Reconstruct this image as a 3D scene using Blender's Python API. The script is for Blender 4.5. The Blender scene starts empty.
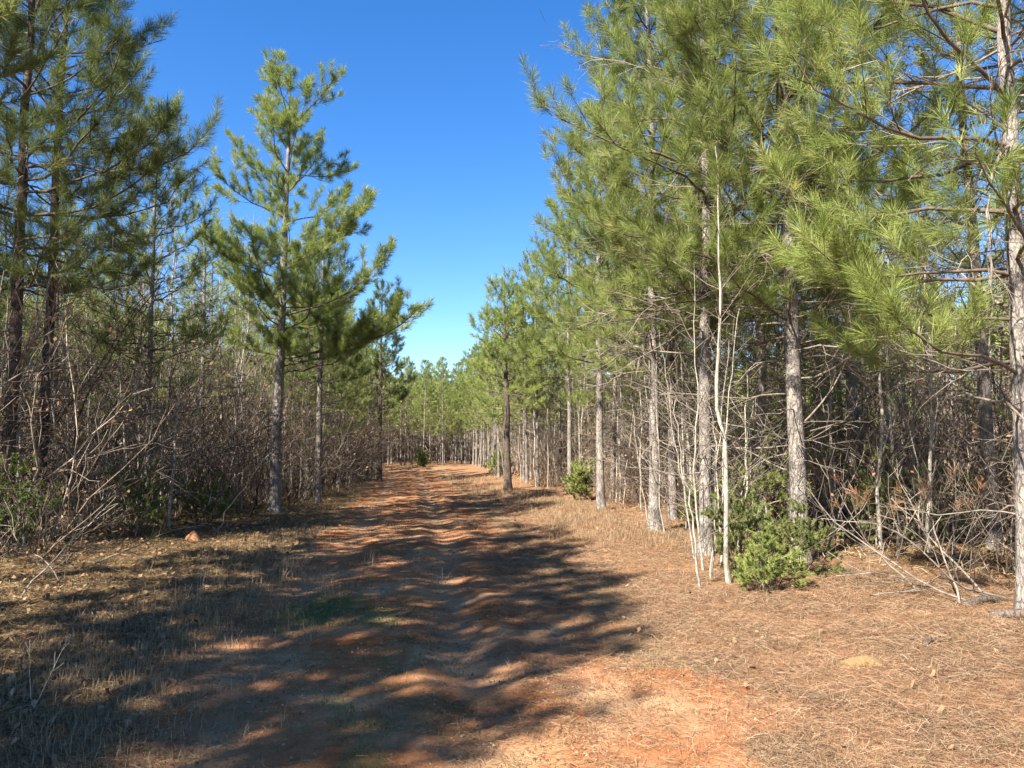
import bpy, math
import numpy as np
from mathutils import Vector
RAD = math.radians
S = bpy.context.scene
COL = S.collection

# ------------------------------------------------------------------ camera, sky, sun, exposure
PITCH = RAD(4.9)
FPX = 769.0
cam_d = bpy.data.cameras.new('camera')
cam_d.sensor_width = 36.0
cam_d.lens = 36.0 * FPX / 1024.0
cam_d.clip_start = 0.05
cam_d.clip_end = 3000
cam = bpy.data.objects.new('camera', cam_d)
COL.objects.link(cam)
CAMZ = 1.6
cam.location = (0, 0, CAMZ)
cam.rotation_euler = (RAD(90) + PITCH, 0, 0)
S.camera = cam

SUN_EL = RAD(44)
SUN_AZ = RAD(221)          # clockwise from +Y: behind the camera, to the left
sv = Vector((math.sin(SUN_AZ) * math.cos(SUN_EL), math.cos(SUN_AZ) * math.cos(SUN_EL), math.sin(SUN_EL)))
world = bpy.data.worlds.new('World')
S.world = world
world.use_nodes = True
wn = world.node_tree
sky = wn.nodes.new('ShaderNodeTexSky')
sky.sky_type = 'NISHITA'
sky.sun_disc = False
sky.sun_elevation = SUN_EL
sky.sun_rotation = SUN_AZ
sky.altitude = 200
sky.air_density = 1.0
sky.dust_density = 0.05
sky.ozone_density = 3.0
hs = wn.nodes.new('ShaderNodeHueSaturation')
hs.inputs['Saturation'].default_value = 1.32
hs.inputs['Value'].default_value = 1.0
hs.inputs['Hue'].default_value = 0.508
wn.links.new(sky.outputs[0], hs.inputs['Color'])
wn.links.new(hs.outputs[0], wn.nodes['Background'].inputs[0])
wn.nodes['Background'].inputs[1].default_value = 0.071
sun_d = bpy.data.lights.new('sun', 'SUN')
sun_d.energy = 5.0
sun_d.angle = RAD(0.6)
sun_d.color = (1.0, 0.94, 0.84)
sun = bpy.data.objects.new('sun', sun_d)
COL.objects.link(sun)
sun.rotation_euler = sv.to_track_quat('Z', 'Y').to_euler()
S.view_settings.view_transform = 'Standard'
S.view_settings.look = 'None'
S.view_settings.gamma = 1
S.view_settings.use_curve_mapping = False
S.view_settings.exposure = 1.9
S.render.engine = 'CYCLES'
S.cycles.max_bounces = 4
S.cycles.diffuse_bounces = 2
S.cycles.transmission_bounces = 2

# ------------------------------------------------------------------ helpers
def rgen(s): return np.random.default_rng(s)

def _hash(ix, iy, seed):
    h = (ix.astype(np.int64) * 374761393 + iy.astype(np.int64) * 668265263 + seed * 974634777) & 0xFFFFFFFF
    h = ((h ^ (h >> 13)) * 1274126177) & 0xFFFFFFFF
    return ((h ^ (h >> 16)) & 0xFFFF) / 65535.0

def vnoise(x, y, seed=0):
    x = np.asarray(x, float); y = np.asarray(y, float)
    ix = np.floor(x); iy = np.floor(y)
    fx = x - ix; fy = y - iy
    fx = fx * fx * (3 - 2 * fx); fy = fy * fy * (3 - 2 * fy)
    a = _hash(ix, iy, seed); b = _hash(ix + 1, iy, seed)
    c = _hash(ix, iy + 1, seed); d = _hash(ix + 1, iy + 1, seed)
    return (a * (1 - fx) + b * fx) * (1 - fy) + (c * (1 - fx) + d * fx) * fy

def fbm(x, y, seed=0, oct=4):
    s = 0; a = 0.5; t = 0
    for o in range(oct):
        s = s + a * vnoise(x * 2 ** o, y * 2 ** o, seed + o * 17); t += a; a *= 0.5
    return s / t          # 0..1

def sstep(a, b, x):
    t = np.clip((np.asarray(x, float) - a) / (b - a), 0, 1)
    return t * t * (3 - 2 * t)

def xroad(y):                      # centre line of the track
    y = np.asarray(y, float)
    return -0.13 * y - 0.006 * np.maximum(y - 45, 0) ** 2

def gz(x, y):                      # height of the ground
    x = np.asarray(x, float); y = np.asarray(y, float)
    u = x - xroad(y) + 0.25 * (vnoise(x * 0 + 3, y * 0.22, 5) - 0.5)
    z = 0.10 * (fbm(x * 0.35, y * 0.35, 1, 3) - 0.5)
    z = z + 0.009 * (fbm(x * 1.9, y * 1.9, 7, 3) - 0.5)
    z = z - 0.045 * np.exp(-((u - 0.5) / 0.24) ** 2) - 0.035 * np.exp(-((u + 1.08) / 0.28) ** 2)
    z = z + 0.018 * np.exp(-((u - 0.93) / 0.12) ** 2) + 0.018 * np.exp(-((u - 0.12) / 0.10) ** 2)
    z = z + 0.12 * sstep(2.0, 5.0, u) + 0.10 * sstep(2.5, 5.5, -u)
    # tread pattern pressed into the wheel tracks
    tr = np.exp(-((u - 0.5) / 0.2) ** 2) * sstep(0.35, 0.6, vnoise(x * 1.1, y * 0.5, 31)) + np.exp(-((u + 1.08) / 0.2) ** 2)
    z = z + 0.011 * tr * np.sin((y + 0.45 * np.abs(((u * 7) % 1) - 0.5)) * 2 * np.pi / 0.11) * sstep(14, 8, y)
    # berms across the far track
    z = z + 0.16 * np.exp(-((y - 57 + 0.2 * u) / 1.6) ** 2) * sstep(5, 3, np.abs(u)) + 0.07 * np.exp(-((y - 36 - 0.3 * u) / 1.3) ** 2)
    z = z + 0.25 * sstep(40, 60, y)
    return z

def ground_at(px, py):
    """ground point seen at pixel px, py"""
    dx = (px - 512) / FPX; dy = -(py - 384) / FPX
    d = np.array([dx, math.cos(PITCH) - dy * math.sin(PITCH), math.sin(PITCH) + dy * math.cos(PITCH)])
    t = CAMZ / -d[2]
    for _ in range(6):
        p = d * t
        t = (CAMZ - float(gz(p[0], p[1]))) / -d[2]
    return d[0] * t, d[1] * t

def at_depth(px, Y):
    return (px - 512) / FPX * Y * 1.0, Y

# ---- mesh building
def build_mesh(name, vlist, flist, mats, smooth=False, tint=None):
    """vlist: list of (n,3); flist: list of ((m,k) int array already offset, material index, smooth)"""
    me = bpy.data.meshes.new(name)
    V = np.concatenate(vlist).astype(np.float32) if vlist else np.zeros((0, 3), np.float32)
    me.vertices.add(len(V)); me.vertices.foreach_set('co', V.ravel())
    tot = sum(f.shape[0] * f.shape[1] for f, _, _ in flist)
    npoly = sum(f.shape[0] for f, _, _ in flist)
    me.loops.add(tot); me.polygons.add(npoly)
    li = np.concatenate([f.ravel() for f, _, _ in flist]).astype(np.int32)
    me.loops.foreach_set('vertex_index', li)
    st = []; o = 0
    for f, _, _ in flist:
        st.append(o + np.arange(f.shape[0]) * f.shape[1]); o += f.size
    me.polygons.foreach_set('loop_start', np.concatenate(st).astype(np.int32))
    me.polygons.foreach_set('material_index', np.concatenate([np.full(f.shape[0], m) for f, m, _ in flist]).astype(np.int32))
    me.polygons.foreach_set('use_smooth', np.concatenate([np.full(f.shape[0], bool(s)) for f, _, s in flist]))
    if tint is not None:
        a = me.attributes.new('tint', 'FLOAT', 'POINT')
        a.data.foreach_set('value', tint.astype(np.float32))
    me.update(calc_edges=True)
    for m in mats: me.materials.append(m)
    return me

class Acc:
    """collects tubes and needle triangles, then builds one mesh"""
    def __init__(s): s.t = {}; s.v = []; s.f = []; s.n = 0; s.tint = []
    def tube(s, pts, rad, sides=3, mat=0):
        s.t.setdefault((len(pts), sides, mat), []).append((pts, rad))
    def raw(s, V, F, mat=0, smooth=False, tint=None):
        s.v.append(V); s.f.append((F + s.n, mat, smooth)); s.n += len(V)
        s.tint.append(np.full(len(V), 0.5) if tint is None else tint)
    def flush(s):
        for (k, sd, mat), L in s.t.items():
            P = np.array([a for a, _ in L], float); R = np.array([b for _, b in L], float)
            N = len(P)
            T = np.gradient(P, axis=1); T /= np.linalg.norm(T, axis=2, keepdims=True) + 1e-9
            avg = P[:, -1] - P[:, 0]
            ref = np.where(np.abs(avg[:, 2:3]) > 0.7 * np.linalg.norm(avg, axis=1, keepdims=True), np.array([[1.0, 0.13, 0]]), np.array([[0.05, 0.1, 1.0]]))
            A = np.cross(T, ref[:, None, :]); A /= np.linalg.norm(A, axis=2, keepdims=True) + 1e-9
            B = np.cross(T, A)
            an = np.arange(sd) * 2 * np.pi / sd
            V = P[:, :, None, :] + R[:, :, None, None] * (A[:, :, None, :] * np.cos(an)[None, None, :, None] + B[:, :, None, :] * np.sin(an)[None, None, :, None])
            V = V.reshape(-1, 3)
            i = np.arange(k - 1)[:, None]; j = np.arange(sd)[None, :]
            q = np.stack([i * sd + j, i * sd + (j + 1) % sd, (i + 1) * sd + (j + 1) % sd, (i + 1) * sd + j], -1).reshape(-1, 4)
            F = (q[None] + (np.arange(N) * k * sd)[:, None, None]).reshape(-1, 4)
            tn = np.repeat(np.random.default_rng(N).random(N), k * sd)
            s.raw(V, F, mat, True, tn)
        s.t = {}
    def empty(s): return not s.t and not s.v
    def mesh(s, name, mats):
        s.flush()
        return build_mesh(name, s.v, s.f, mats, tint=np.concatenate(s.tint))

def norm(a): return a / (np.linalg.norm(a, axis=-1, keepdims=True) + 1e-9)

def needles(acc, pos, dirs, slen, n, nlen, width, rng, mat=0, bent=True, spread=(0.35, 1.15), droop=0.12):
    """needle tufts on shoots. pos, dirs (m,3); slen (m,)"""
    m = len(pos)
    if m == 0: return
    pos = np.repeat(pos, n, 0); d = np.repeat(dirs, n, 0); sl = np.repeat(slen, n)
    M = m * n
    t = rng.random(M) ** 0.75
    base = pos + d * (t * sl)[:, None]
    rv = rng.normal(size=(M, 3)); perp = norm(rv - (rv * d).sum(1, keepdims=True) * d)
    ang = spread[0] + (spread[1] - spread[0]) * rng.random(M) * (1.15 - 0.45 * t)
    nd = norm(d * np.cos(ang)[:, None] + perp * np.sin(ang)[:, None])
    L = nlen * (0.8 + 0.4 * rng.random(M)) * np.repeat(0.8 + 0.35 * rng.random(m), n)
    side = norm(np.cross(nd, rng.normal(size=(M, 3)))) * (width * 0.5)
    tint = np.repeat(np.clip(rng.normal(0.5, 0.2, m), 0, 1), n) * 0.75 + rng.random(M) * 0.25
    if bent:
        mid = base + nd * (L * 0.5)[:, None]
        nd2 = norm(nd + d * 0.18 + np.array([0, 0, -droop * 1.6]))
        tip = mid + nd2 * (L * 0.5)[:, None]
        V = np.stack([base - side * .7, base + side * .7, mid + side, mid - side, tip], 1).reshape(-1, 3)
        o = np.arange(M)[:, None] * 5
        acc.raw(V, o + np.array([[0, 1, 2, 3]]), mat, False, np.repeat(tint, 5))
        F = o + np.array([[3, 2, 4]])
        acc.f.append((F + acc.n - len(V), mat, False))
    else:
        tip = base + norm(nd + np.array([0, 0, -droop])) * L[:, None]
        V = np.stack([base - side, base + side, tip], 1).reshape(-1, 3)
        acc.raw(V, np.arange(M * 3).reshape(-1, 3), mat, False, np.repeat(tint, 3))

# ---- materials
def mat_new(name):
    m = bpy.data.materials.new(name); m.use_nodes = True
    nt = m.node_tree
    return m, nt, nt.nodes['Principled BSDF'], nt.nodes['Material Output']
def N(nt, typ, **kw):
    n = nt.nodes.new(typ)
    for k, v in kw.items():
        if k in n.inputs: n.inputs[k].default_value = v
        else: setattr(n, k, v)
    return n
def ramp(nt, src, stops):
    r = nt.nodes.new('ShaderNodeValToRGB'); e = r.color_ramp.elements
    while len(e) < len(stops): e.new(0.5)
    for el, (p, c) in zip(e, stops): el.position = p; el.color = (*c, 1)
    nt.links.new(src, r.inputs[0]); return r
def mix(nt, fac, a, b, typ='MIX'):
    n = nt.nodes.new('ShaderNodeMix'); n.data_type = 'RGBA'; n.blend_type = typ
    for s, v in ((0, fac), (6, a), (7, b)):
        if isinstance(v, (int, float)): n.inputs[s].default_value = v
        elif isinstance(v, tuple): n.inputs[s].default_value = (*v, 1)
        else: nt.links.new(v, n.inputs[s])
    return n.outputs[2]

def foliage_mat(name, c0, c1, c2, trans=0.3, rough=0.55, spec=0.22):
    m, nt, b, out = mat_new(name)
    at = N(nt, 'ShaderNodeAttribute', attribute_name='tint')
    oi = N(nt, 'ShaderNodeObjectInfo')
    r = ramp(nt, at.outputs['Fac'], [(0.1, c0), (0.5, c1), (0.88, c2), (0.97, (c2[0] * 1.05, c2[1] * 0.72, c2[2] * 0.7))])
    hv = N(nt, 'ShaderNodeHueSaturation')
    mr = N(nt, 'ShaderNodeMapRange'); mr.inputs[3].default_value = 0.82; mr.inputs[4].default_value = 1.18
    nt.links.new(oi.outputs['Random'], mr.inputs[0]); nt.links.new(mr.outputs[0], hv.inputs['Value'])
    nt.links.new(r.outputs[0], hv.inputs['Color'])
    nt.links.new(hv.outputs[0], b.inputs['Base Color'])
    b.inputs['Roughness'].default_value = rough
    b.inputs['Specular IOR Level'].default_value = spec
    tr = N(nt, 'ShaderNodeBsdfTranslucent'); nt.links.new(hv.outputs[0], tr.inputs[0])
    ms = N(nt, 'ShaderNodeMixShader'); ms.inputs[0].default_value = trans
    nt.links.new(b.outputs[0], ms.inputs[1]); nt.links.new(tr.outputs[0], ms.inputs[2])
    nt.links.new(ms.outputs[0], out.inputs[0])
    return m

def bark_mat(name, dark, midc, light, scale=1.0, bump=0.6):
    m, nt, b, out = mat_new(name)
    tc = N(nt, 'ShaderNodeTexCoord')
    mp = N(nt, 'ShaderNodeMapping'); mp.inputs['Scale'].default_value = (scale, scale, scale * 0.33)
    nt.links.new(tc.outputs['Object'], mp.inputs[0])
    v = N(nt, 'ShaderNodeTexVoronoi', feature='DISTANCE_TO_EDGE', Scale=24.0)
    nw_ = N(nt, 'ShaderNodeTexNoise', Scale=16.0, Detail=3.0)
    nt.links.new(mp.outputs[0], nw_.inputs['Vector'])
    wv = N(nt, 'ShaderNodeVectorMath', operation='MULTIPLY_ADD'); wv.inputs[1].default_value = (0.11, 0.11, 0.11)
    nt.links.new(nw_.outputs['Color'], wv.inputs[0]); nt.links.new(mp.outputs[0], wv.inputs[2])
    n1 = N(nt, 'ShaderNodeTexNoise', Scale=45.0, Detail=8.0, Roughness=0.78)
    n2 = N(nt, 'ShaderNodeTexNoise', Scale=3.5, Detail=4.0)
    nt.links.new(wv.outputs[0], v.inputs['Vector']); nt.links.new(mp.outputs[0], n1.inputs['Vector'])
    nt.links.new(tc.outputs['Object'], n2.inputs['Vector'])
    mr = N(nt, 'ShaderNodeMapRange'); mr.inputs[2].default_value = 0.16
    nt.links.new(v.outputs['Distance'], mr.inputs[0])
    n1r = N(nt, 'ShaderNodeMapRange'); n1r.inputs[1].default_value = 0.36; n1r.inputs[2].default_value = 0.64; nt.links.new(n1.outputs['Fac'], n1r.inputs[0])
    n3 = N(nt, 'ShaderNodeTexNoise', Scale=11.0, Detail=4.0, Roughness=0.7); nt.links.new(mp.outputs[0], n3.inputs['Vector'])
    n3r = N(nt, 'ShaderNodeMapRange'); n3r.inputs[1].default_value = 0.4; n3r.inputs[2].default_value = 0.6; nt.links.new(n3.outputs['Fac'], n3r.inputs[0])
    a = mix(nt, n1r.outputs[0], midc, light)
    crk = N(nt, 'ShaderNodeMath', operation='MAXIMUM'); nt.links.new(mr.outputs[0], crk.inputs[0]); nt.links.new(n3r.outputs[0], crk.inputs[1])
    cc = N(nt, 'ShaderNodeMath', operation='MULTIPLY_ADD'); cc.inputs[1].default_value = 0.8; cc.inputs[2].default_value = 0.2; nt.links.new(crk.outputs[0], cc.inputs[0])
    c = mix(nt, cc.outputs[0], dark, a)
    g = ramp(nt, n2.outputs['Fac'], [(0.3, (0.62, 0.6, 0.6)), (0.5, (1, 1, 1)), (0.7, (1.25, 1.2, 1.12))])
    c2 = mix(nt, 1.0, c, g.outputs[0], 'MULTIPLY')
    nt.links.new(c2, b.inputs['Base Color'])
    b.inputs['Roughness'].default_value = 0.9
    b.inputs['Specular IOR Level'].default_value = 0.15
    bp = N(nt, 'ShaderNodeBump', Strength=bump, Distance=0.02)
    ad = N(nt, 'ShaderNodeMath', operation='MULTIPLY_ADD'); ad.inputs[1].default_value = 0.5
    nt.links.new(n1.outputs['Fac'], ad.inputs[0]); nt.links.new(mr.outputs[0], ad.inputs[2])
    nt.links.new(ad.outputs[0], bp.inputs['Height']); nt.links.new(bp.outputs[0], b.inputs['Normal'])
    return m

def twig_mat(name, c0, c1, c2):
    m, nt, b, out = mat_new(name)
    at = N(nt, 'ShaderNodeAttribute', attribute_name='tint')
    tc = N(nt, 'ShaderNodeTexCoord')
    n1 = N(nt, 'ShaderNodeTexNoise', Scale=14.0, Detail=4.0)
    nt.links.new(tc.outputs['Object'], n1.inputs['Vector'])
    r = ramp(nt, at.outputs['Fac'], [(0.0, c0), (0.5, c1), (1.0, c2)])
    g = ramp(nt, n1.outputs['Fac'], [(0.35, (0.62, 0.6, 0.58)), (0.6, (1.1, 1.08, 1.05))])
    nt.links.new(mix(nt, 1.0, r.outputs[0], g.outputs[0], 'MULTIPLY'), b.inputs['Base Color'])
    b.inputs['Roughness'].default_value = 0.85
    b.inputs['Specular IOR Level'].default_value = 0.2
    return m

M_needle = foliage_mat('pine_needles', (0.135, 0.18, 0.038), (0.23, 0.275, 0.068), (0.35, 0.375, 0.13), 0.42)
M_needle_dark = foliage_mat('pine_needles_shaded', (0.075, 0.105, 0.030), (0.13, 0.165, 0.040), (0.20, 0.225, 0.06), 0.32)  # darker copy of the needles, shade of the left wood put into the colour
M_shrubgreen = foliage_mat('evergreen_leaves', (0.17, 0.20, 0.05), (0.29, 0.33, 0.09), (0.42, 0.44, 0.16), 0.35, 0.6)
M_shrubolive = foliage_mat('olive_leaves', (0.13, 0.155, 0.045), (0.22, 0.24, 0.08), (0.32, 0.33, 0.13), 0.35, 0.6)
M_deadneedle = foliage_mat('dead_needles', (0.15, 0.07, 0.035), (0.24, 0.12, 0.06), (0.34, 0.20, 0.11), 0.2)
M_deadleaf = foliage_mat('dead_leaves', (0.16, 0.09, 0.05), (0.28, 0.17, 0.09), (0.42, 0.29, 0.17), 0.25, 0.8, 0.05)
M_drygrass = foliage_mat('dry_grass_blades', (0.20, 0.125, 0.068), (0.30, 0.205, 0.118), (0.42, 0.32, 0.20), 0.25, 0.7, 0.04)
M_greengrass = foliage_mat('green_grass_blades', (0.07, 0.10, 0.025), (0.12, 0.15, 0.04), (0.24, 0.24, 0.09), 0.3, 0.6)
M_bark = bark_mat('pine_bark', (0.045, 0.034, 0.028), (0.155, 0.13, 0.11), (0.345, 0.31, 0.275))
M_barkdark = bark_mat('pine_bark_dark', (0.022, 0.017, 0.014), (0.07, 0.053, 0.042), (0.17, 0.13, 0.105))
M_barkpale = bark_mat('sapling_bark', (0.09, 0.075, 0.058), (0.32, 0.285, 0.23), (0.43, 0.39, 0.32), 1.5, 0.25)
M_limb = twig_mat('live_limb_bark', (0.06, 0.045, 0.035), (0.12, 0.092, 0.07), (0.22, 0.18, 0.145))
M_dead = twig_mat('dead_limb_wood', (0.10, 0.08, 0.062), (0.21, 0.175, 0.14), (0.37, 0.32, 0.26))
M_brush = twig_mat('bare_twigs', (0.06, 0.042, 0.032), (0.16, 0.12, 0.09), (0.34, 0.28, 0.22))

# ---- growing things
def grow(acc, p, d, L, r, lvl, rng, dens=3.0, ratio=0.5, wig=0.12, grav=0.0, mat=0, ang=(0.5, 1.1), rmin=0.0022, start=0.2, tips=None, sides=None, taper=0.3):
    n = int(np.clip(L / 0.14, 3, 9))
    pts = np.empty((n, 3)); pts[0] = p; dd = np.array(d, float); st = L / (n - 1)
    ds = [dd.copy()]
    for i in range(1, n):
        dd = dd + rng.normal(0, wig, 3); dd[2] += grav * st; dd /= np.linalg.norm(dd)
        pts[i] = pts[i - 1] + dd * st; ds.append(dd.copy())
    rad = np.maximum(r * (1 - (1 - taper) * np.linspace(0, 1, n)), rmin)
    acc.tube(pts, rad, sides or (5 if r > 0.012 else 3), mat)
    if tips is not None: tips.append((pts[-1], dd.copy()))
    if lvl <= 0: return pts
    k = max(1, int(dens * L + rng.random()))
    for c in range(k):
        t = start + (1 - start) * (c + rng.random()) / k
        f = t * (n - 1); i = min(int(f), n - 2); q = pts[i] + (pts[i + 1] - pts[i]) * (f - i)
        b = ds[i + 1]; rv = rng.normal(size=3); pr = rv - b * (rv @ b); pr /= np.linalg.norm(pr) + 1e-9
        a = rng.uniform(*ang); cd = b * math.cos(a) + pr * math.sin(a)
        cl = L * ratio * (1.05 - 0.55 * t) * rng.uniform(0.6, 1.25)
        if cl < 0.06: continue
        grow(acc, q, cd, cl, r * (1 - 0.6 * t) * 0.6, lvl - 1, rng, dens * 1.25, ratio, wig, grav, mat, ang, rmin, start, tips, None, taper)
    return pts

def curve_pts(p0, az, e0, L, n, rng, up=0.35, wig=0.05, sag=0.0):
    """limb: leaves at elevation e0, sags, then turns up at its end"""
    pts = np.empty((n, 3)); pts[0] = p0; D = []
    for i in range(1, n):
        t = i / (n - 1)
        e = e0 - sag * math.sin(t * math.pi) + up * t * t + rng.normal(0, wig)
        az += rng.normal(0, wig * 1.3)
        d = np.array([math.cos(az) * math.cos(e), math.sin(az) * math.cos(e), math.sin(e)])
        D.append(d); pts[i] = pts[i - 1] + d * L / (n - 1)
    D.append(D[-1])
    return pts, np.array(D)

def pine(seed, H=12.0, cb=3.5, R=2.2, r0=0.12, nneed=60, nlen=0.17, nw=0.0032, bent=True, step=0.26, whorl=0.55, split=False,
         dead_from=0.8, dead_n=16, dead_L=1.3, dead_lvl=2, lean=(0, 0), extra=(), needle=None, bark=None, twig_r=0.003, shoot_step=0.2, sides=10, bias=(0, 0), irregular=0.24, dead_up=2.2, tipup=0.55, skipaz=None, density=1.0, rcurve=0.6):
    """returns dict part -> list of (name, Acc, mats)"""
    rng = rgen(seed); needle = needle or M_needle; bark = bark or M_bark
    nt = 24
    zs = np.concatenate([[-0.35, 0, 0.12, 0.3], np.linspace(0.7, H, nt - 4)])
    wob = np.cumsum(rng.normal(0, 0.018, (nt, 2)), 0) * (np.clip(zs, 0, 99) / H)[:, None] ** 0.5
    tx = wob[:, 0] + lean[0] * np.clip(zs, 0, 99); ty = wob[:, 1] + lean[1] * np.clip(zs, 0, 99)
    tp = np.stack([tx, ty, zs], 1)
    tr = r0 * np.clip(1 - np.clip(zs, 0, 99) / H, 0, 1) ** 0.75 * (1 + 0.45 * np.exp(-np.clip(zs, 0, 9) / 0.22)) + 0.008
    trunk = Acc(); trunk.tube(tp, tr, sides, 0)
    def on_trunk(z): return np.array([np.interp(z, zs, tx), np.interp(z, zs, ty), z]), np.interp(z, zs, tr)
    crown = Acc(); branches = []; dead = []
    SP, SD, SL = [], [], []
    def shoots_along(pts, D, L, rng, from_t=0.35):
        k = max(1, int(L * (1 - from_t) / shoot_step))
        n = len(pts)
        for j in range(k + 1):
            t = 1.0 if j == k else from_t + (1 - from_t) * (j + rng.random() * 0.6) / k
            f = t * (n - 1); i = min(int(f), n - 2); q = pts[i] + (pts[i + 1] - pts[i]) * (f - i)
            if j == k: d = D[-1]
            else:
                rv = rng.normal(size=3); rv[2] += 0.4; d = D[i] * 0.8 + rv * 0.45
            d = d / np.linalg.norm(d); d[2] += tipup * 0.5; d /= np.linalg.norm(d)
            if rng.random() > density: continue
            SP.append(q - d * 0.05); SD.append(d); SL.append(rng.uniform(0.16, 0.30))
    def limb(z, az, L, e0, up, sag=0.1, r=None):
        p0, rt = on_trunk(z)
        acc = Acc() if split else crown
        mt = 0 if split else 1
        n = 8
        pts, D = curve_pts(p0, az, e0, L, n, rng, up * rng.uniform(0.6, 1.5), 0.13, sag + rng.uniform(0, 0.2))
        rb = r or min(rt * 0.45, 0.006 + 0.0075 * L)
        acc.tube(pts, rb * (1 - 0.75 * np.linspace(0, 1, n)), 5, mt)
        k = max(1, int(L * 0.8 / step))
        for c in range(k):
            t = 0.22 + 0.78 * (c + rng.random() * 0.7) / k
            f = t * (n - 1); i = min(int(f), n - 2); q = pts[i] + (pts[i + 1] - pts[i]) * (f - i)
            sgn = 1 if (c % 2) else -1
            base_az = math.atan2(D[i][1], D[i][0]) + sgn * rng.uniform(0.55, 1.15)
            sl = (0.16 + 0.50 * L * (1 - t) + 0.12 * L * rng.random()) * rng.uniform(0.7, 1.15); sl = min(sl, 1.0)
            el = math.asin(np.clip(D[i][2], -1, 1)) * 0.6 + rng.uniform(-0.15, 0.45)
            sp, sD = curve_pts(q, base_az, el, sl, 4, rng, 0.45, 0.1)
            acc.tube(sp, np.array([1, .8, .6, .45]) * max(twig_r, rb * 0.35 * (1 - t * 0.5)), 3, mt)
            shoots_along(sp, sD, sl, rng, 0.3)
        shoots_along(pts, D, L, rng, 0.6)
        if split: branches.append(acc)
    z = cb
    while z < H - 0.35:
        u = (z - cb) / (H - cb)
        f = (1 - u) ** rcurve * (0.72 + 0.28 * min(1, u / 0.15))
        k = int(rng.integers(3, 6)) if u < 0.85 else 3
        a0 = rng.random() * 6.28
        for j in range(k):
            az = a0 + j * 6.28 / k + rng.normal(0, 0.25)
            L = R * f * rng.uniform(0.9 - irregular, 0.9 + irregular) * (1 + bias[0] * math.cos(az - bias[1])) + 0.18
            e0 = 0.12 + 0.75 * u + rng.normal(0, 0.12)
            limb(z + rng.uniform(-0.12, 0.12), az, L, e0, tipup * (1 - 0.5 * u), 0.15 * (1 - u))
        z += whorl * (1 - 0.35 * u) * rng.uniform(0.8, 1.2)
    for (ez, eaz, eL, ee) in extra: limb(ez, eaz, eL, ee, 0.5, 0.1)
    tp0, _ = on_trunk(H - 0.02)
    for j in range(5):
        a = rng.random() * 6.28; d = np.array([math.cos(a) * 0.35, math.sin(a) * 0.35, 1.0]); d /= np.linalg.norm(d)
        SP.append(tp0 - np.array([0, 0, 0.35 * rng.random()])); SD.append(d); SL.append(0.3)
    SP.append(tp0 - np.array([0, 0, .05])); SD.append(np.array([0, 0, 1.])); SL.append(0.35)
    needles(crown, np.array(SP), np.array(SD), np.array(SL), nneed, nlen, nw, rng, 0, bent)
    for j in range(dead_n):
        z = dead_from + (cb + dead_up - dead_from) * (j + rng.random()) / dead_n
        p0, rt = on_trunk(z); az = rng.random() * 6.28
        L = dead_L * rng.uniform(0.45, 1.2) * (0.55 + 0.45 * min(1, (z - dead_from) / 1.5))
        el = rng.uniform(-0.15, 0.4)
        d = np.array([math.cos(az) * math.cos(el), math.sin(az) * math.cos(el), math.sin(el)])
        acc = Acc() if split else trunk
        grow(acc, p0, d, L, 0.004 + 0.0055 * L, dead_lvl, rng, 3.4, 0.5, 0.19, rng.uniform(-0.7, 0.5), 0 if split else 1, (0.4, 1.0), twig_r * 0.8, 0.25)
        if split: dead.append(acc)
    return dict(trunk=trunk, crown=crown, branches=branches, dead=dead, needle=needle, bark=bark, nsh=len(SP))

def new_obj(name, data, parent=None, loc=(0, 0, 0), rz=0.0, sc=1.0):
    o = bpy.data.objects.new(name, data); COL.objects.link(o)
    o.location = loc; o.rotation_euler = (0, 0, rz); o.scale = (sc, sc, sc)
    if parent is not None: o.parent = parent
    return o
def tag(o, label, cat, group=None, kind=None):
    if label: o['label'] = label
    if cat: o['category'] = cat
    if group: o['group'] = group
    if kind: o['kind'] = kind
    return o

def pine_thing(P, name='pine_tree'):
    root = new_obj(name, None)
    new_obj('trunk', P['trunk'].mesh('trunk', [P['bark'], M_dead]), root)
    new_obj('crown', P['crown'].mesh('crown', [P['needle'], M_limb]), root)
    for b in P['branches']: new_obj('branch', b.mesh('branch', [M_limb]), root)
    for b in P['dead']: new_obj('dead_branch', b.mesh('dead_branch', [M_dead]), root)
    return root
def copy_thing(src, loc, rz, sc, tilt=(0, 0), scz=None):
    r = src.copy(); COL.objects.link(r)
    r.location = loc; r.rotation_euler = (tilt[0], tilt[1], rz); r.scale = (sc, sc, scz or sc)
    for ch in src.children:
        c = ch.copy(); COL.objects.link(c); c.parent = r
    return r

ORD = ['first', 'second', 'third', 'fourth', 'fifth', 'sixth', 'seventh', 'eighth', 'ninth', 'tenth', 'eleventh', 'twelfth', 'thirteenth',
       'fourteenth', 'fifteenth', 'sixteenth', 'seventeenth', 'eighteenth', 'nineteenth', 'twentieth']

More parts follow.
